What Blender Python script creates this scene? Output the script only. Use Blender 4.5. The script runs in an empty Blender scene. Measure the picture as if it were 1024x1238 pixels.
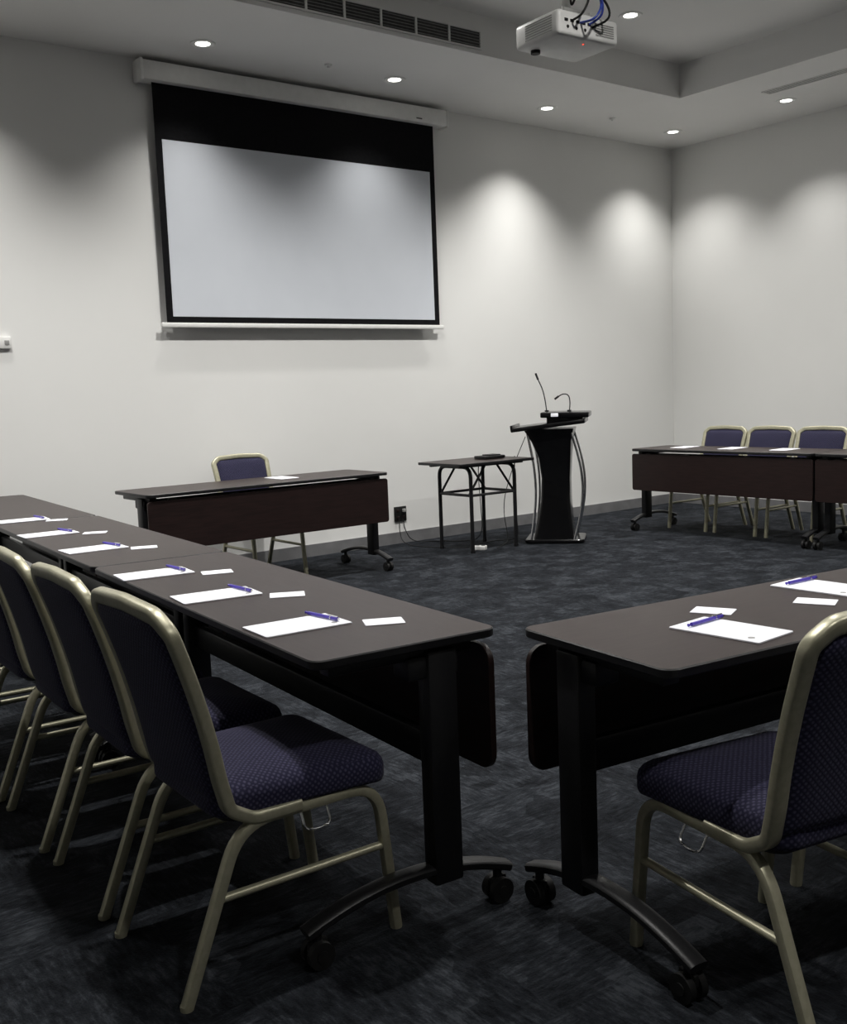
import bpy, bmesh, random
from math import *
from mathutils import Vector, Matrix
random.seed(4)
TH=0.6608
CS,SN=cos(TH),sin(TH)
def K(x,y): return (CS*x+SN*y, -SN*x+CS*y)
scene=bpy.context.scene
try:
    scene.view_settings.view_transform='Standard'
    scene.view_settings.look='None'
except Exception: pass

# ---------------- materials ----------------
def mat(name,color,rough=.5,metal=0,spec=.5,emis=None,estr=0):
    m=bpy.data.materials.new(name);m.use_nodes=True
    b=m.node_tree.nodes['Principled BSDF']
    b.inputs['Base Color'].default_value=(*color,1)
    b.inputs['Roughness'].default_value=rough
    b.inputs['Metallic'].default_value=metal
    b.inputs['Specular IOR Level'].default_value=spec
    if emis:
        b.inputs['Emission Color'].default_value=(*emis,1)
        b.inputs['Emission Strength'].default_value=estr
    return m
def nodes(m): return m.node_tree.nodes,m.node_tree.links,m.node_tree.nodes['Principled BSDF']
def noisy(m,scale,c1,c2,stretch=(1,1,1),bump=0,detail=4,bscale=None):
    N,L,b=nodes(m)
    tc=N.new('ShaderNodeTexCoord');mp=N.new('ShaderNodeMapping');mp.inputs['Scale'].default_value=stretch
    L.new(tc.outputs['Object'],mp.inputs['Vector'])
    n=N.new('ShaderNodeTexNoise');n.inputs['Scale'].default_value=scale;n.inputs['Detail'].default_value=detail
    L.new(mp.outputs[0],n.inputs['Vector'])
    r=N.new('ShaderNodeValToRGB');r.color_ramp.elements[0].position=.35;r.color_ramp.elements[1].position=.65
    r.color_ramp.elements[0].color=(*c1,1);r.color_ramp.elements[1].color=(*c2,1)
    L.new(n.outputs['Fac'],r.inputs[0]);L.new(r.outputs[0],b.inputs['Base Color'])
    if bump:
        n2=N.new('ShaderNodeTexNoise');n2.inputs['Scale'].default_value=bscale or scale
        L.new(tc.outputs['Object'],n2.inputs['Vector'])
        bp=N.new('ShaderNodeBump');bp.inputs['Strength'].default_value=bump;bp.inputs['Distance'].default_value=.01
        L.new(n2.outputs['Fac'],bp.inputs['Height']);L.new(bp.outputs[0],b.inputs['Normal'])
    return m
M={}
M['wall']=noisy(mat('wall_paint',(.8,.8,.78),.85,spec=.2),1.2,(.80,.80,.782),(.82,.82,.802),bump=.04,bscale=120)
M['ceil']=noisy(mat('ceiling_paint',(.8,.8,.78),.9,spec=.2),1.5,(.83,.825,.805),(.85,.845,.825),bump=.03,bscale=90)
M['base']=noisy(mat('baseboard_grey',(.2,.2,.2),.4),6,(.15,.15,.155),(.20,.20,.205))
M['top']=noisy(mat('table_laminate',(.05,.035,.033),.38,spec=.30),9,(.021,.0128,.0118),(.031,.0200,.0185),stretch=(1,12,12))
M['edge']=noisy(mat('black_edge',(.01,.01,.011),.4,spec=.4),20,(.006,.006,.007),(.010,.010,.011))
M['panel']=noisy(mat('modesty_panel_wood',(.03,.014,.013),.45,spec=.3),8,(.013,.0065,.0060),(.021,.0105,.0095),stretch=(1,10,10))
M['black']=noisy(mat('black_powdercoat',(.012,.012,.013),.42,spec=.4),200,(.006,.006,.007),(.010,.010,.011),bump=.05)
M['gloss']=noisy(mat('lectern_gloss_black',(.006,.006,.007),.2,spec=.4),20,(.004,.004,.0045),(.006,.006,.0065))
M['rubber']=noisy(mat('caster_rubber',(.01,.01,.01),.6,spec=.3),50,(.005,.005,.005),(.010,.010,.010))
M['gold']=noisy(mat('champagne_frame',(.42,.40,.28),.38,metal=.5),60,(.40,.385,.275),(.46,.44,.325),bump=.02)
M['chrome']=noisy(mat('chrome',(.7,.7,.7),.18,metal=1),30,(.70,.70,.71),(.8,.8,.8))
M['white']=noisy(mat('white_plastic',(.75,.75,.73),.4),20,(.78,.78,.76),(.82,.82,.80))
M['paper']=noisy(mat('paper',(.85,.86,.9),.7),30,(.86,.87,.93),(.90,.91,.96))
M['screen']=noisy(mat('projection_fabric',(.72,.74,.78),.8,spec=.2),3,(.62,.65,.70),(.64,.67,.72))
M['blackfab']=noisy(mat('screen_black_border',(.006,.006,.007),.8,spec=.1),40,(.005,.005,.006),(.008,.008,.009))
M['blue']=noisy(mat('pen_purple',(.06,.04,.35),.3),20,(.07,.045,.40),(.09,.06,.46))
M['cablue']=noisy(mat('cable_blue',(.03,.06,.35),.4),20,(.02,.05,.3),(.04,.07,.4))
M['lamp']=mat('lamp_glow',(1,1,1),.5,emis=(1,.97,.9),estr=9)
M['red']=mat('led_red',(1,.05,.02),.4,emis=(1,.05,.02),estr=3)
M['dark']=noisy(mat('grille_shadow',(.03,.03,.03),.7),30,(.05,.05,.05),(.08,.08,.08))
M['grille']=noisy(mat('grille_metal',(.3,.3,.29),.5),30,(.27,.27,.26),(.33,.33,.32))
def fabric():
    m=mat('purple_dotted_fabric',(.03,.025,.06),.85,spec=.2)
    N,L,b=nodes(m)
    tc=N.new('ShaderNodeTexCoord')
    mp=N.new('ShaderNodeMapping');mp.inputs['Rotation'].default_value=(.0,.0,.785)
    L.new(tc.outputs['UV'],mp.inputs['Vector'])
    v=N.new('ShaderNodeTexVoronoi');v.inputs['Scale'].default_value=95;v.inputs['Randomness'].default_value=.15
    L.new(mp.outputs[0],v.inputs['Vector'])
    r=N.new('ShaderNodeValToRGB');e=r.color_ramp.elements
    e[0].position=.15;e[0].color=(.072,.068,.125,1);e[1].position=.42;e[1].color=(.0165,.0155,.044,1)
    L.new(v.outputs['Distance'],r.inputs[0])
    n=N.new('ShaderNodeTexNoise');n.inputs['Scale'].default_value=5
    L.new(tc.outputs['UV'],n.inputs['Vector'])
    mx=N.new('ShaderNodeMixRGB');mx.blend_type='MULTIPLY';mx.inputs[0].default_value=.35
    L.new(r.outputs[0],mx.inputs[1]);L.new(n.outputs['Fac'],mx.inputs[2]);L.new(mx.outputs[0],b.inputs['Base Color'])
    bp=N.new('ShaderNodeBump');bp.inputs['Strength'].default_value=.35;bp.inputs['Distance'].default_value=.003
    L.new(v.outputs['Distance'],bp.inputs['Height']);L.new(bp.outputs[0],b.inputs['Normal'])
    b.inputs['Sheen Weight'].default_value=.06
    return m
M['fabric']=fabric()
def carpet():
    m=mat('carpet_tile_navy_charcoal',(.02,.024,.03),.95,spec=.1)
    N,L,b=nodes(m)
    tc=N.new('ShaderNodeTexCoord')
    ch=N.new('ShaderNodeTexChecker');ch.inputs['Scale'].default_value=2.0
    L.new(tc.outputs['Object'],ch.inputs['Vector'])
    def streak(sx,sy):
        mp=N.new('ShaderNodeMapping');mp.inputs['Scale'].default_value=(sx,sy,1)
        L.new(tc.outputs['Object'],mp.inputs['Vector'])
        n=N.new('ShaderNodeTexNoise');n.inputs['Scale'].default_value=1;n.inputs['Detail'].default_value=4;n.inputs['Roughness'].default_value=.75
        L.new(mp.outputs[0],n.inputs['Vector']);return n
    a=streak(16,70);c=streak(70,16)
    mx=N.new('ShaderNodeMixRGB');L.new(ch.outputs['Fac'],mx.inputs[0]);L.new(a.outputs['Fac'],mx.inputs[1]);L.new(c.outputs['Fac'],mx.inputs[2])
    bl=N.new('ShaderNodeTexNoise');bl.inputs['Scale'].default_value=7;bl.inputs['Detail'].default_value=7;bl.inputs['Roughness'].default_value=.65
    L.new(tc.outputs['Object'],bl.inputs['Vector'])
    vo=N.new('ShaderNodeTexVoronoi');vo.distance='CHEBYCHEV';vo.inputs['Scale'].default_value=8
    L.new(tc.outputs['Object'],vo.inputs['Vector'])
    ad=N.new('ShaderNodeMath');ad.operation='MULTIPLY_ADD';ad.inputs[1].default_value=.6
    L.new(mx.outputs[0],ad.inputs[0])
    s2=N.new('ShaderNodeMath');s2.operation='MULTIPLY';s2.inputs[1].default_value=.4
    L.new(bl.outputs['Fac'],s2.inputs[0]);L.new(s2.outputs[0],ad.inputs[2])
    vs=N.new('ShaderNodeSeparateColor');L.new(vo.outputs['Color'],vs.inputs[0])
    s3=N.new('ShaderNodeMath');s3.operation='MULTIPLY_ADD';s3.inputs[1].default_value=.11
    L.new(vs.outputs[0],s3.inputs[0]);L.new(ad.outputs[0],s3.inputs[2])
    r=N.new('ShaderNodeValToRGB');e=r.color_ramp.elements
    e[0].position=.44;e[0].color=(.0045,.0053,.0070,1);e[1].position=.70;e[1].color=(.043,.048,.056,1)
    k=e.new(.57);k.color=(.0150,.0172,.0212,1)
    L.new(s3.outputs[0],r.inputs[0]);L.new(r.outputs[0],b.inputs['Base Color'])
    f=N.new('ShaderNodeTexNoise');f.inputs['Scale'].default_value=160
    L.new(tc.outputs['Object'],f.inputs['Vector'])
    bp=N.new('ShaderNodeBump');bp.inputs['Strength'].default_value=.6;bp.inputs['Distance'].default_value=.006
    L.new(f.outputs['Fac'],bp.inputs['Height']);L.new(bp.outputs[0],b.inputs['Normal'])
    return m
M['carpet']=carpet()

# ---------------- mesh helpers ----------------
def finish(bm,name,m,smooth=True,angle=40):
    bmesh.ops.recalc_face_normals(bm,faces=bm.faces)
    me=bpy.data.meshes.new(name);bm.to_mesh(me);bm.free()
    me.materials.append(M[m] if isinstance(m,str) else m)
    if smooth:
        for p in me.polygons:p.use_smooth=True
        try: me.set_sharp_from_angle(angle=radians(angle))
        except Exception: pass
    return me
def bbox(bm,c,s,rot=None,bev=0,seg=2):
    r=bmesh.ops.create_cube(bm,size=1)
    vs=r['verts']
    for v in vs: v.co=Vector((v.co.x*s[0],v.co.y*s[1],v.co.z*s[2]))
    if bev:
        es=list({e for v in vs for e in v.link_edges})
        rr=bmesh.ops.bevel(bm,geom=es,offset=bev,segments=seg,affect='EDGES',profile=.5)
        vs=list({v for f in rr['faces'] for v in f.verts}|{v for v in vs if v.is_valid})
    for v in vs:
        co=v.co
        if rot: co=rot@co
        v.co=co+Vector(c)
    return vs
def cyl(bm,c,r,h,axis='Z',n=24,r2=None):
    R={'Z':Matrix.Identity(4),'X':Matrix.Rotation(pi/2,4,'Y'),'Y':Matrix.Rotation(pi/2,4,'X')}[axis]
    bmesh.ops.create_cone(bm,cap_ends=True,segments=n,radius1=r,radius2=r if r2 is None else r2,depth=h,matrix=Matrix.Translation(c)@R)
def chaikin(p,k=3):
    p=[Vector(q) for q in p]
    for _ in range(k):
        o=[p[0]]
        for i in range(len(p)-1):
            a,b=p[i],p[i+1]
            if i>0:o.append(a*.75+b*.25)
            if i<len(p)-2:o.append(a*.25+b*.75)
        o.append(p[-1]);p=o
    return p
def fillet(p,r,n=6):
    p=[Vector(q) for q in p];o=[p[0]]
    for i in range(1,len(p)-1):
        a,b,c=p[i-1],p[i],p[i+1]
        rr=min(r,(a-b).length*.48,(c-b).length*.48)
        s=b+(a-b).normalized()*rr;e=b+(c-b).normalized()*rr
        for j in range(n+1):
            t=j/n;o.append(s*(1-t)**2+b*2*t*(1-t)+e*t*t)
    o.append(p[-1]);return o
def sweep(bm,pts,rx,ry,ref,n=12,sq=1.0,cap=True):
    pts=[Vector(p) for p in pts];ref=Vector(ref);rings=[]
    for i,p in enumerate(pts):
        T=(pts[min(i+1,len(pts)-1)]-pts[max(i-1,0)]).normalized()
        Nn=(ref-T*ref.dot(T))
        if Nn.length<1e-4: Nn=T.orthogonal()
        Nn.normalize();B=T.cross(Nn)
        ring=[]
        for j in range(n):
            a=2*pi*(j+.5)/n;ca,sa=cos(a),sin(a)
            ca=copysign(abs(ca)**sq,ca);sa=copysign(abs(sa)**sq,sa)
            ring.append(bm.verts.new(p+B*rx*ca+Nn*ry*sa))
        rings.append(ring)
    for a,b in zip(rings,rings[1:]):
        for j in range(n): bm.faces.new((a[j],a[(j+1)%n],b[(j+1)%n],b[j]))
    if cap: bm.faces.new(rings[0][::-1]);bm.faces.new(rings[-1])
def rrect(w,h,r,n=6):
    o=[]
    for cx,cy,a0 in [(w/2-r,h/2-r,0),(-w/2+r,h/2-r,90),(-w/2+r,-h/2+r,180),(w/2-r,-h/2+r,270)]:
        for j in range(n+1):
            a=radians(a0+90*j/n);o.append((cx+r*cos(a),cy+r*sin(a)))
    return o
def loft(bm,w,h,r,levels,place):
    rings=[]
    for ins,d in levels:
        rr=max(r-ins,.004)
        rings.append([bm.verts.new(place(u,v,d)) for u,v in rrect(w-2*ins,h-2*ins,rr)])
    n=len(rings[0])
    for a,b in zip(rings,rings[1:]):
        for j in range(n): bm.faces.new((a[j],a[(j+1)%n],b[(j+1)%n],b[j]))
    bm.faces.new(rings[0][::-1]);bm.faces.new(rings[-1])
def slab(bm,c,w,h,t,r,ch=.002):
    c=Vector(c)
    loft(bm,w,h,r,[(ch,-t/2),(0,-t/2+ch),(0,t/2-ch),(ch,t/2)],lambda u,v,d:c+Vector((u,v,d)))
def B(): return bmesh.new()
def boxuv(me,sc=1):
    uv=me.uv_layers.new(name='UVMap')
    for p in me.polygons:
        n=p.normal;ax=max(range(3),key=lambda i:abs(n[i]))
        for li in p.loop_indices:
            c=me.vertices[me.loops[li].vertex_index].co
            uv.data[li].uv=((c.y,c.z) if ax==0 else (c.x,c.z) if ax==1 else (c.x,c.y))
def spawn(name,parts,loc,rot=0,z=0):
    e=bpy.data.objects.new(name,None);e.empty_display_size=.2
    bpy.context.collection.objects.link(e)
    e.location=(loc[0],loc[1],z);e.rotation_euler=(0,0,rot)
    for pn,me in parts:
        o=bpy.data.objects.new(pn,me);bpy.context.collection.objects.link(o);o.parent=e
    return e
def single(name,me,loc=(0,0,0),rot=0):
    o=bpy.data.objects.new(name,me);bpy.context.collection.objects.link(o);o.location=loc;o.rotation_euler=(0,0,rot);return o

# ---------------- room ----------------
XR,YB,XL,YF,HC,HI=9.235,7.353,-2.6,-4.2,3.769,4.05
CX0,CX1,CY0,CY1=0.4,7.66,-2.6,6.0
def boxm(name,x0,x1,y0,y1,z0,z1,m,bev=0):
    bm=B();bbox(bm,((x0+x1)/2,(y0+y1)/2,(z0+z1)/2),(x1-x0,y1-y0,z1-z0),bev=bev)
    return single(name,finish(bm,name,m,smooth=False))
boxm('floor',XL-.1,XR+.1,YF-.1,YB+.1,-.1,0,'carpet')
boxm('wall_back',XL-.1,XR+.1,YB,YB+.1,0,HI+.1,'wall')
boxm('wall_right',XR,XR+.1,YF,YB,0,HI+.1,'wall')
boxm('wall_left',XL-.1,XL,YF,YB,0,HI+.1,'wall')
boxm('wall_front',XL-.1,XR+.1,YF-.1,YF,0,HI+.1,'wall')
bm=B()
def bx(x0,x1,y0,y1,z0,z1,bev=0): bbox(bm,((x0+x1)/2,(y0+y1)/2,(z0+z1)/2),(x1-x0,y1-y0,z1-z0),bev=bev)
bx(XL,XR,CY1,YB,HC,HI+.1);bx(XL,XR,YF,CY0,HC,HI+.1);bx(XL,CX0,CY0,CY1,HC,HI+.1);bx(CX1,XR,CY0,CY1,HC,HI+.1)
bx(CX0,CX1,CY0,CY1,HI,HI+.1)
single('ceiling',finish(bm,'ceiling','ceil',smooth=False))
boxm('baseboard_back',XL,XR-.015,YB-.014,YB,0,.10,'base')
boxm('baseboard_right',XR-.014,XR,YF,YB,0,.10,'base')
boxm('baseboard_left',XL,XL+.014,YF,YB-.015,0,.10,'base')
bm=B();gx0,gx1=2.35,5.36;gz0,gz1=HC+.03,HC+.165;yy=CY1
n=10;sw=(gx1-gx0)/n
bx(gx0,gx1,yy-.012,yy,gz1-.012,gz1);bx(gx0,gx1,yy-.012,yy,gz0,gz0+.012)
for i in range(n+1): bx(gx0+i*sw-.008,gx0+i*sw+.008,yy-.0125,yy,gz0,gz1)
g1=finish(bm,'grille_frame','ceil',smooth=False)
bm=B()
for i in range(5):
    z=gz0+.025+i*.021;bbox(bm,((gx0+gx1)/2,yy-.006,z),(gx1-gx0,.011,.0025),rot=Matrix.Rotation(.6,3,'X'))
g2=finish(bm,'grille_louvers','grille',smooth=False)
bm=B();bx(gx0,gx1,yy-.002,yy-.0005,gz0,gz1);g3=finish(bm,'grille_back','dark',smooth=False)
spawn('air_vent_grille',[('frame',g1),('louvers',g2),('backing',g3)],(0,0))
bm=B()
for i in range(4): bx(8.13+i*.035,8.14+i*.035,2.6,5.5,HC-.008,HC)
bx(8.13,8.245,5.49,5.5,HC-.008,HC);bx(8.13,8.245,2.6,2.61,HC-.008,HC)
g1=finish(bm,'slot_frame','ceil',smooth=False)
bm=B();bx(8.135,8.24,2.605,5.495,HC-.003,HC-.0005);g2=finish(bm,'slot_dark','dark',smooth=False)
spawn('slot_air_diffuser',[('frame',g1),('slots',g2)],(0,0))

# downlights, and added fill lamps in the coffer
bm=B()
prof=[(.048,0),(.052,-.004),(.085,-.007),(.09,-.003),(.09,0)]
rings=[[bm.verts.new((r*cos(2*pi*j/32),r*sin(2*pi*j/32),z)) for j in range(32)] for r,z in prof]
for a,b in zip(rings,rings[1:]):
    for j in range(32): bm.faces.new((a[j],a[(j+1)%32],b[(j+1)%32],b[j]))
dl1=finish(bm,'downlight_trim','white')
bm=B();cyl(bm,(0,0,-.002),.05,.002,n=28);dl2=finish(bm,'downlight_lens','lamp')
def downlight(x,y,z,P,size,blend,em=True,col=(1,.98,.945)):
    e=spawn('recessed_downlight_or_fill',[('trim',dl1),('lens',dl2)],(x,y),0,z)
    L=bpy.data.lights.new('downlight_or_fill_beam','SPOT');L.energy=P;L.spot_size=radians(size);L.spot_blend=blend;L.shadow_soft_size=.045;L.color=col
    o=bpy.data.objects.new('beam',L);bpy.context.collection.objects.link(o);o.parent=e;o.location=(0,0,-.02)
for x,P in ((-1.5,80),(.2,80),(1.87,80),(3.53,56),(5.18,56),(6.86,120),(8.60,105)): downlight(x,6.82,HC,P,106,1.0)
for y in (5.55,4.25,2.95,1.6): downlight(8.58,y,HC,100,106,1.0)
for x in (1.3,3.8,6.34):
    for y,P in ((5.41,345),(2.6,240),(-.6,140)): downlight(x,y,HI,P,132,.8)  # back-right lamp is in view; the rest are added off-view as ambient fill
bm=B();cyl(bm,(0,0,-.006),.028,.012,n=20);cyl(bm,(0,0,-.018),.012,.014,n=12)
sp=finish(bm,'sprinkler','white')
for x,y in (K(-.58,8.12),K(1.89,10.04)): single('ceiling_sprinkler',sp,(x,y,HC))

# ---------------- projection screen ----------------
YS=YB-.004
bm=B();bx(3.25,6.04,YS-.13,YS,3.60,3.735,bev=.012)
h1=finish(bm,'housing','white')
bm=B();bx(3.235,3.262,YS-.135,YS,3.592,3.742,bev=.008);bx(6.03,6.058,YS-.135,YS,3.592,3.742,bev=.008)
h2=finish(bm,'endcaps','white')
ys=YB-.07
bm=B();bx(3.345,5.925,ys,ys+.003,1.90,3.61);h3=finish(bm,'black_border','blackfab',smooth=False)
bm=B();bx(3.395,5.87,ys-.003,ys-.0005,1.945,3.21);h4=finish(bm,'white_surface','screen',smooth=False)
bm=B();bx(3.30,5.965,ys-.012,ys+.012,1.865,1.90,bev=.006);h5=finish(bm,'bottom_bar','white')
bm=B();bx(5.70,5.76,YS-.132,YS-.129,3.625,3.635);h6=finish(bm,'housing_label','dark')
spawn('projection_screen',[('housing',h1),('end_caps',h2),('black_border',h3),('white_surface',h4),('bottom_bar',h5),('housing_label',h6)],(0,0))

# ---------------- flip table ----------------
def flip_table(Ln,w,pr=.045):
    parts=[]
    bm=B();slab(bm,(0,0,.728),Ln,w,.022,.035,.003)
    me=finish(bm,'table_top','edge')
    me.materials.append(M['top'])
    for p in me.polygons:
        if p.normal.z>.9: p.material_index=1
    parts.append(('table_top',me))
    bm=B();loft(bm,Ln-.01,.325,pr,[(.002,0),(0,.002),(0,.016),(.002,.018)],lambda u,v,d:Vector((u,w/2-.03+d,.53+v)))
    parts.append(('modesty_panel',finish(bm,'modesty_panel','panel')))
    bm=B();cy=.10
    for s in (-1,1):
        x=s*(Ln/2-.045)
        bbox(bm,(x,cy,.405),(.055,.085,.60),bev=.008)
        bbox(bm,(x-s*.02,0,.700),(.05,w*.78,.032),bev=.006)
        bbox(bm,(x-s*.02,cy-.02,.665),(.075,.15,.06),bev=.01)
        hw=w/2+.035
        pts=[(x,hw*t,.088+.058*(1-t*t)) for t in [i/12-1 for i in range(25)]]
        sweep(bm,pts,.026,.013,(0,0,1),n=12,sq=.6)
        for t in (-1,1):
            cyl(bm,(x,t*(hw-.03),.078),.012,.03,n=12)
        for t in (.33,.8):
            bbox(bm,(s*Ln/2*t,w/2-.045,.675),(.06,.03,.05),bev=.005)
    bbox(bm,(0,cy,.44),(Ln-.12,.034,.085),bev=.008)
    parts.append(('frame',finish(bm,'table_frame','black')))
    bm=B();bbox(bm,(0,cy-.0005,.684),(Ln-.2,.02,.02),bev=.004)
    parts.append(('latch_rod',finish(bm,'latch_rod','black')))
    bm=B()
    for s in (-1,1):
        x=s*(Ln/2-.045)
        for t in (-1,1):
            y=t*(w/2+.005)
            for q in (-1,1): cyl(bm,(x+q*.017,y-.0,.033),.033,.018,'X',n=24)
            bbox(bm,(x,y,.052),(.014,.05,.03),bev=.004)
            for q in (-1,1): cyl(bm,(x+q*.027,y,.033),.014,.004,'X',n=12)
    parts.append(('casters',finish(bm,'casters','rubber')))
    return parts
TAB=flip_table(1.76,.52)
th1=2.1433;d1=Vector((cos(th1),sin(th1)));w1=Vector((sin(th1),-cos(th1)));A1=Vector((-.2601,2.2883))
def place(name,parts,c,ang): return spawn(name,parts,K(c[0],c[1]),ang-TH)
for i in range(3):
    c=A1+d1*(.88+1.772*i)+w1*.26
    place('flip_top_table',TAB,c,th1+pi)
th2=.5336;d2=Vector((cos(th2),sin(th2)));w2=Vector((sin(th2),-cos(th2)));A2=Vector((.2294,2.5581))
place('flip_top_table',TAB,A2+d2*.88+w2*.26,th2)
HT=flip_table(1.90,.56,.02)
spawn('flip_top_table',HT,(3.62,6.56),pi)
FT=flip_table(1.8,.52,.02)
spawn('flip_top_table',FT,(7.51,5.36),pi/2)
spawn('flip_top_table',FT,(7.51,3.55),pi/2)

# ---------------- banquet chair ----------------
def chair():
    parts=[];bm=B();sy=.205
    for s in (-1,1):
        y=s*sy
        side=fillet([(.285,y,0.004),(.245,y,.385),(-.125,y,.385),(-.275,y,.004)],.085,8)
        sweep(bm,side,.0135,.0145,(0,1,0),n=12,sq=.6)
        sweep(bm,[(.262,y,.225),(-.187,y,.225)],.010,.011,(0,1,0),n=10)
        cyl(bm,(.285,y,.006),.015,.012,n=14);cyl(bm,(-.275,y,.006),.015,.012,n=14)
    for x in (.17,-.09): sweep(bm,[(x,-sy,.384),(x,sy,.384)],.01,.01,(0,0,1),n=10)
    def bk(z):
        t=(z-.41)/.47
        return -.155-.055*t-.065*t*t
    L=[(.03,.205,.392),(-.09,.205,.392),(-.148,.207,.425)]
    zs=[.50,.57,.64,.71,.78]
    L+=[(bk(z),.208+.016*((z-.41)/.47),z) for z in zs]
    L+=[(bk(.845),.225,.845),(bk(.880),.178,.880)]
    mid=[(bk(.888),0,.888)]
    R=[(x,-y,z) for x,y,z in L[::-1]]
    path=fillet(L+mid+R,.018,5)
    sweep(bm,path,.0185,.0155,(1,0,.2),n=16,sq=.5)
    parts.append(('frame',finish(bm,'chair_frame','gold')))
    bm=B();nu,nv=20,26;G=[[],[]];ztop=.868
    for k,sg in enumerate((1,-1)):
        for j in range(nv+1):
            row=[]
            v=j/nv*2-1;z=.43+(ztop-.43)*(j/nv)
            for i in range(nu+1):
                u=i/nu*2-1
                prof=max(0,(1-abs(u)**7))**.5*max(0,(1-abs(v)**12))**.5
                hw=.198+.015*(j/nv)
                if z>.84: hw-=(z-.84)/.028*.035
                zz=z+ (.008*(1-u*u) if j==nv else 0)
                x=bk(zz)+sg*(.004+.019*prof)-.006*(1-(u*u))
                row.append(bm.verts.new((x,u*hw,zz)))
            G[k].append(row)
    for g in G:
        for j in range(nv):
            for i in range(nu): bm.faces.new((g[j][i],g[j][i+1],g[j+1][i+1],g[j+1][i]))
    bd=lambda g:[g[0][i] for i in range(nu+1)]+[g[j][nu] for j in range(1,nv+1)]+[g[nv][i] for i in range(nu-1,-1,-1)]+[g[j][0] for j in range(nv-1,0,-1)]
    a,b=bd(G[0]),bd(G[1])
    for i in range(len(a)): bm.faces.new((a[i],a[(i+1)%len(a)],b[(i+1)%len(a)],b[i]))
    me=finish(bm,'back_cushion','fabric',angle=70);boxuv(me);parts.append(('back_cushion',me))
    bm=B()
    def pl(u,v,d):
        x=.052+u
        return Vector((x,v*(1+.06*(u/.23)),.0+d-(max(0,u-.12)*.10)))
    loft(bm,.455,.44,.06,[(.02,.398),(.004,.402),(0,.412),(0,.440),(.004,.453),(.012,.463),(.03,.473),(.06,.480),(.10,.485),(.15,.488),(.19,.489)],pl)
    me=finish(bm,'seat_cushion','fabric',angle=70);boxuv(me);parts.append(('seat_cushion',me))
    bm=B()
    loft(bm,.40,.39,.04,[(0,.388),(0,.399)],lambda u,v,d:Vector((.05+u,v,d)))
    parts.append(('seat_pan',finish(bm,'seat_pan','black')))
    bm=B()
    for s in (-1,1):
        y=s*(sy+.004)
        pts=fillet([(.03,y,.372),(.03,y+s*.02,.335),(.065,y+s*.02,.328),(.10,y+s*.02,.335),(.10,y,.372)],.015,4)
        sweep(bm,pts,.003,.003,(1,0,0.3),n=8)
    parts.append(('linking_hooks',finish(bm,'linking_hooks','chrome')))
    return parts
CH=chair()
c0=Vector((-.46,2.49))
for i in range(5):
    j=random.uniform(-.03,.03) if i else 0
    place('banquet_chair',CH,c0+Vector((-.305,.425))*i,radians(35.8)+j)
place('banquet_chair',CH,(.78,2.20),radians(116.5))
place('banquet_chair',CH,(1.27,2.49),radians(121))
spawn('banquet_chair',CH,(3.81,6.90),-pi/2)
for y in (5.87,5.38,4.87): spawn('banquet_chair',CH,(7.84,y),pi+random.uniform(-.04,.04))
for y in (4.08,3.55,3.05): spawn('banquet_chair',CH,(7.84,y),pi+random.uniform(-.04,.04))

# ---------------- stationery ----------------
bm=B();slab(bm,(0,0,.002),.245,.15,.004,.003,.0006);pad=finish(bm,'pad_sheets','paper')
bm=B();cyl(bm,(.085,-.045,.0043),.008,.0006,n=20);padm=finish(bm,'pad_mark','grille')
bm=B();slab(bm,(0,0,.001),.105,.075,.002,.002,.0004);card=finish(bm,'card','paper')
bm=B();cyl(bm,(0,0,.006),.0048,.10,'X',n=14);cyl(bm,(.063,0,.006),.0048,.026,'X',n=14)
cyl(bm,(-.056,0,.006),.004,.012,'X',n=14,r2=.001);penb=finish(bm,'pen_barrel','blue')
bm=B();cyl(bm,(.048,0,.006),.0052,.004,'X',n=14);bbox(bm,(.055,0,.0125),(.04,.003,.0016));cyl(bm,(.079,0,.006),.003,.008,'X',n=10);penc=finish(bm,'pen_clip','chrome')
ZT=.7392
def stationery(x,y,ang,cx,cy,cang,px=.06,py=.03,pr=.5):
    spawn('notepad',[('sheets',pad),('mark',padm)],K(x,y),ang-TH,ZT)
    X,Y=K(cx,cy);single('paper_card',card,(X,Y,ZT),cang-TH)
    r=ang;qx=x+px*cos(r)-py*sin(r);qy=y+px*sin(r)+py*cos(r)
    spawn('ballpoint_pen',[('barrel',penb),('clip',penc)],K(qx,qy),ang+pr-TH,ZT+.004)
aw=th1-pi/2
for (x,y,cx,cy) in [(-.34,2.67,-.115,2.68),(-.64,3.13,-.42,3.10),(-.94,3.57,-.72,3.56),(-1.36,4.25,-1.15,4.24),(-1.74,4.80,-1.52,4.79),(-2.09,5.42,-1.90,5.38)]:
    stationery(x,y,aw+random.uniform(-.08,.08),cx,cy,aw-.35+random.uniform(-.1,.1),px=.085,py=.035,pr=-1.4)
stationery(.72,2.44,-.86,.74,2.655,-.5,px=-.08,py=.01,pr=1.55)
stationery(1.12,2.90,-.9,1.03,2.72,-.5,px=-.08,py=.01,pr=1.5)
for y in (5.9,5.4,4.9,4.1,3.6):
    spawn('notepad',[('sheets',pad),('mark',padm)],(7.56,y),.1,ZT)
spawn('notepad',[('sheets',pad),('mark',padm)],(3.85,6.62),pi/2,ZT)

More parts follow.
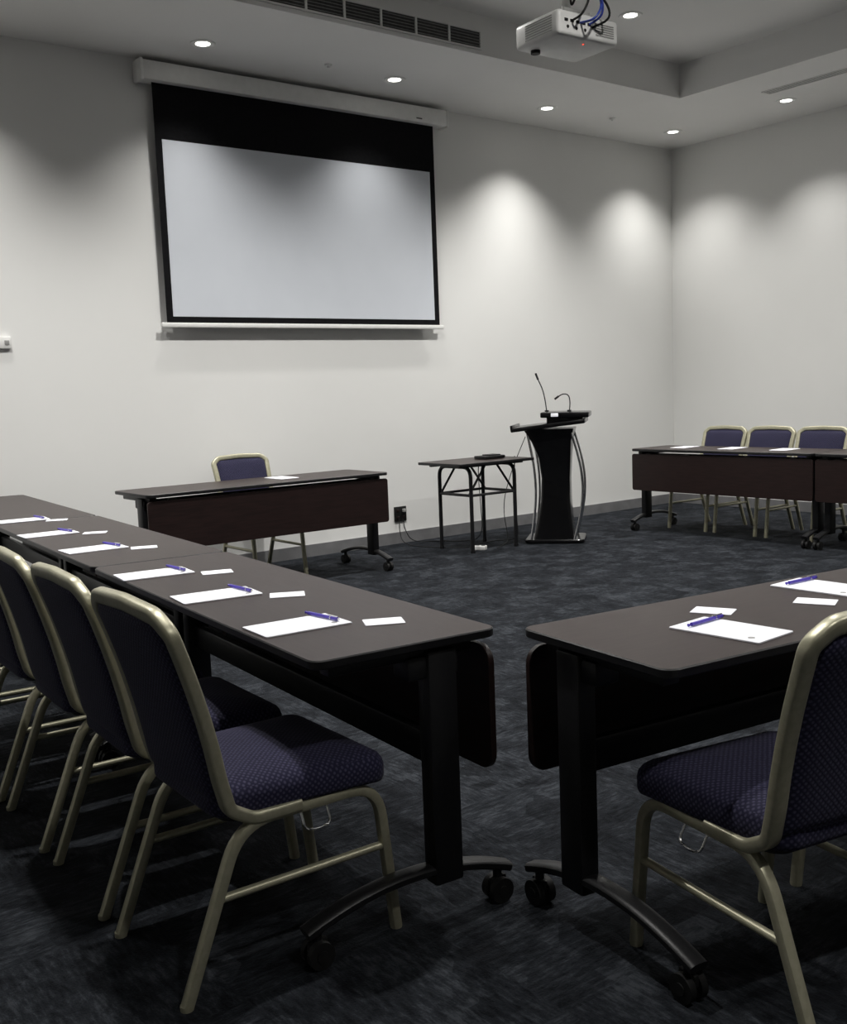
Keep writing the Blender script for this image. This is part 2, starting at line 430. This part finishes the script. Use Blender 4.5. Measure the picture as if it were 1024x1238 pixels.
# ---------------- side folding table ----------------
parts=[]
bm=B();slab(bm,(0,0,.728),.82,.55,.022,.015,.003);me=finish(bm,'side_top','edge');me.materials.append(M['top'])
for p in me.polygons:
    if p.normal.z>.9:p.material_index=1
parts.append(('table_top',me))
bm=B()
for x in (-.24,.24):
    sweep(bm,fillet([(x,-.2,0),(x,-.2,.70),(x,.2,.70),(x,.2,0)],.09,6),.016,.016,(1,0,0),n=12)
    sweep(bm,[(x,-.2,.47),(x,.2,.47)],.012,.012,(1,0,0),n=10)
for y in (-.2,.2):
    sweep(bm,[(-.24,y,.47),(.24,y,.47)],.011,.013,(0,1,0),n=10)
    for s in (-1,1):
        sweep(bm,[(s*.24,y*.9,.48),(s*.06,y*.9,.712)],.010,.010,(0,1,0),n=10)
    bbox(bm,(0,y*.9,.708),(.7,.03,.018),bev=.004)
for x in (-.24,.24):
    for y in (-.2,.2): cyl(bm,(x,y,.012),.02,.024,n=14)
parts.append(('folding_legs',finish(bm,'folding_legs','black')))
spawn('folding_side_table',parts,(5.71,6.60),0)
bm=B();bbox(bm,(0,0,.0145),(.22,.15,.025),bev=.005);bbox(bm,(.02,0,.032),(.12,.1,.008),bev=.002)
single('cable_connection_box',finish(bm,'box','black'),(5.86,6.6,ZT))

# ---------------- lectern ----------------
parts=[];bm=B()
slab(bm,(0,0,.02),.50,.42,.03,.05,.006)
for sx in (-1,1):
    for sy in (-1,1): cyl(bm,(sx*.2,sy*.16,.005),.02,.01,n=14)
secs=[(.035,.17,.15,-.01),(.15,.15,.145,0),(.35,.125,.14,.01),(.55,.12,.13,.015),(.72,.135,.15,.01),(.86,.165,.19,-.01),(.97,.21,.22,-.03)]
rings=[]
for z,hx,hy,ox in secs:
    rings.append([bm.verts.new((ox+u,v,z)) for u,v in rrect(2*hx,2*hy,.03,4)])
n=len(rings[0])
for a,b in zip(rings,rings[1:]):
    for j in range(n): bm.faces.new((a[j],a[(j+1)%n],b[(j+1)%n],b[j]))
bm.faces.new(rings[0][::-1]);bm.faces.new(rings[-1])
parts.append(('column',finish(bm,'lectern_column','gloss')))
bm=B()
rt=Matrix.Rotation(-.10,3,'Y')
bbox(bm,(-.03,0,1.00),(.62,.56,.035),rot=rt,bev=.008)
bbox(bm,(-.33,0,.985),(.02,.56,.05),rot=rt,bev=.005)
bbox(bm,(.11,0,1.085),(.40,.50,.045),rot=Matrix.Rotation(0.02,3,'Y'),bev=.01)
bbox(bm,(.11,0,1.045),(.30,.44,.06),bev=.006)
parts.append(('reading_desk',finish(bm,'lectern_desk','gloss')))
bm=B()
for y in (-.19,.19):
    for x0,bow in ((-.215,.055),(.15,.085)):
        pts=[(x0+bow*sin(pi*t)+(.02*(1-t)),y*(1-.06*sin(pi*t)),.035+.93*t) for t in [i/20 for i in range(21)]]
        sweep(bm,pts,.011,.011,(0,1,0),n=12)
parts.append(('chrome_rods',finish(bm,'lectern_rods','chrome')))
bm=B()
m1=chaikin([(-.06,.05,1.10),(-.07,.05,1.2),(-.09,.05,1.3),(-.13,.05,1.39)],2)
sweep(bm,m1,.005,.005,(0,1,0),n=8);cyl(bm,(-.06,.05,1.112),.018,.02,n=14)
sweep(bm,[(-.128,.05,1.385),(-.148,.05,1.44)],.009,.009,(0,1,0),n=10)
m2=chaikin([(.14,-.08,1.10),(.15,-.08,1.18),(.14,-.08,1.25),(.09,-.08,1.26),(.05,-.08,1.235)],3)
sweep(bm,m2,.005,.005,(0,1,0),n=8);cyl(bm,(.14,-.08,1.112),.018,.02,n=14)
sweep(bm,[(.055,-.08,1.24),(.02,-.08,1.215)],.009,.009,(0,1,0),n=10)
parts.append(('gooseneck_microphones',finish(bm,'mics','black')))
bm=B();slab(bm,(0,0,0),.06,.03,.002,.003,.0005)
for v in bm.verts: v.co=Matrix.Rotation(1.3,3,'X')@v.co+Vector((.03,-.253,1.088))
parts.append(('label_card',finish(bm,'lectern_label','paper')))
place('lectern',parts,(1.14,8.95),radians(-12))

# cables, outlet, power strip
def cable(name,pts,r,m,k=3):
    bm=B();sweep(bm,chaikin(pts,k),r,r,(.13,.21,.97),n=8);return single(name,finish(bm,name,m))
cable('black_cable',[(5.9,6.7,.745),(5.98,6.90,.70),(6.00,6.9,.35),(5.98,6.85,.02),(5.8,6.95,.008),(5.7,7.15,.008),(5.5,7.25,.01),(5.46,7.30,.12),(5.46,7.325,.22)],.004,'rubber')
cable('black_cable',[(6.1,6.55,.745),(6.16,6.62,.6),(6.13,6.6,.3),(6.18,6.6,.01),(6.05,6.75,.008),(5.8,6.72,.008),(5.62,6.58,.02)],.004,'rubber')
cable('black_cable',[(6.28,6.6,.9),(6.24,6.75,.6),(6.12,6.75,.3),(6.1,6.65,.01),(5.9,6.5,.008),(5.70,6.36,.02)],.0035,'rubber')
cable('black_cable',[(5.62,6.62,.01),(5.5,6.75,.008),(5.4,6.95,.008),(5.37,7.2,.01),(5.40,7.30,.1),(5.42,7.325,.23)],.0035,'rubber')
bm=B();bbox(bm,(0,0,.02),(.06,.10,.036),bev=.006)
p1=finish(bm,'strip_body','white');bm=B()
for i in range(2): cyl(bm,(0,-.025+i*.05,.039),.017,.002,n=18)
p2=finish(bm,'strip_sockets','dark')
spawn('power_strip',[('body',p1),('sockets',p2)],(5.62,6.48),.5)
bm=B();bbox(bm,(0,-.008,0),(.13,.012,.13),bev=.004);p1=finish(bm,'outlet_plate','rubber')
bm=B()
for sx in (-1,1):
    for sz in (-1,1): bbox(bm,(sx*.03,-.016,sz*.03),(.028,.006,.02),bev=.002)
p2=finish(bm,'outlet_sockets','panel')
bm=B();bbox(bm,(.03,-.03,.03),(.03,.03,.03),bev=.004);p3=finish(bm,'outlet_plug','grille')
spawn('wall_outlet',[('plate',p1),('sockets',p2),('plug',p3)],(5.45,YB),0,.26)
bm=B();bbox(bm,(0,-.014,0),(.12,.024,.08),bev=.006);p1=finish(bm,'box','white')
bm=B();bbox(bm,(.03,-.028,0),(.03,.004,.03),bev=.001);p2=finish(bm,'btn','grille')
spawn('wall_thermostat',[('body',p1),('button',p2)],(2.17,YB),0,1.76)

# ---------------- projector ----------------
parts=[]
bm=B();w,d,h=.43,.33,.125
bbox(bm,(0,0,0),(w,d,h),bev=.022,seg=3);parts.append(('body',finish(bm,'projector_body','white')))
bm=B()
for i in range(7):
    bbox(bm,(-w/2-.0005,-.02,-.035+i*.012),(.004,.2,.005))
for i in range(6): bbox(bm,(.11,-d/2-.0005,-.03+i*.011),(.13,.004,.005))
parts.append(('vents',finish(bm,'projector_vents','grille')))
bm=B()
for x in (-.16,-.12,-.08,-.04,0): bbox(bm,(x,-d/2-.001,.012),(.024,.004,.014),bev=.001)
for x in (-.15,-.09,-.03): cyl(bm,(x,-d/2-.001,-.02),.008,.004,'Y',n=12)
cyl(bm,(-.08,d/2+.012,0),.045,.03,'Y',n=28)
cyl(bm,(-.13,.1,-h/2-.008),.025,.018,n=20)
parts.append(('lens_and_ports',finish(bm,'projector_ports','rubber')))
bm=B();bbox(bm,(.02,-.1,-h/2-.001),(.006,.006,.003));parts.append(('status_led',finish(bm,'led','red')))
bm=B();bbox(bm,(0,0,h/2+.012),(.26,.2,.012),bev=.003)
for sx in (-1,1):
    for sy in (-1,1): cyl(bm,(sx*.1,sy*.07,h/2+.03),.006,.04,n=10)
bbox(bm,(0,0,h/2+.05),(.14,.12,.02),bev=.004);cyl(bm,(0,0,h/2+.065+.33),.025,.70,n=20);cyl(bm,(0,0,HI-3.14-.015),.07,.03,n=28)
parts.append(('ceiling_mount',finish(bm,'projector_mount','white')))
def pc(pts,m,n):
    bm=B();sweep(bm,chaikin(pts,3),.006,.006,(.2,.1,.97),n=8);parts.append((n,finish(bm,n,m)))
pc([(-.12,-d/2,.012),(-.12,-d/2-.08,.02),(-.04,-d/2-.06,.14),(0,-.06,.3),(0,-.035,.75)],'rubber','cable_1')
pc([(-.06,-d/2,.012),(-.05,-d/2-.10,-.0),(.04,-d/2-.07,.12),(.02,-.06,.35),(.03,-.035,.80)],'cablue','cable_2')
pc([(0,-d/2,.012),(.03,-d/2-.08,.04),(.0,-d/2-.08,.16),(-.02,-.06,.3),(-.02,-.035,.85)],'cablue','cable_3')
pc([(.02,-d/2,.0),(.08,-d/2-.09,.03),(.05,-d/2-.05,.15),(.0,-.09,.2),(-.04,-.07,.1),(0,-.05,.3),(.02,-.03,.6)],'rubber','cable_4')
e=spawn('ceiling_projector',parts,(4.17,3.99),-.04,3.14)

# ---------------- world & camera ----------------
w=bpy.data.worlds.new('world');scene.world=w;w.use_nodes=True
w.node_tree.nodes['Background'].inputs[0].default_value=(.02,.02,.022,1)
f,p,r,H=1263.2,.1164,-.0386,1.3373
def rk(v): x,y=K(v.x,v.y);return Vector((x,y,v.z))
R0=Vector((1,0,0));U0=Vector((0,sin(p),cos(p)));F=Vector((0,cos(p),-sin(p)))
R=rk(R0*cos(r)+U0*sin(r));U=rk(-R0*sin(r)+U0*cos(r));F=rk(F)
cd=bpy.data.cameras.new('camera');co=bpy.data.objects.new('camera',cd);bpy.context.collection.objects.link(co)
m=Matrix((( R.x,U.x,-F.x,0),(R.y,U.y,-F.y,0),(R.z,U.z,-F.z,H),(0,0,0,1)))
co.matrix_world=m
cd.sensor_fit='HORIZONTAL';cd.sensor_width=36;cd.lens=f/1024*36;cd.clip_start=.05
scene.camera=co
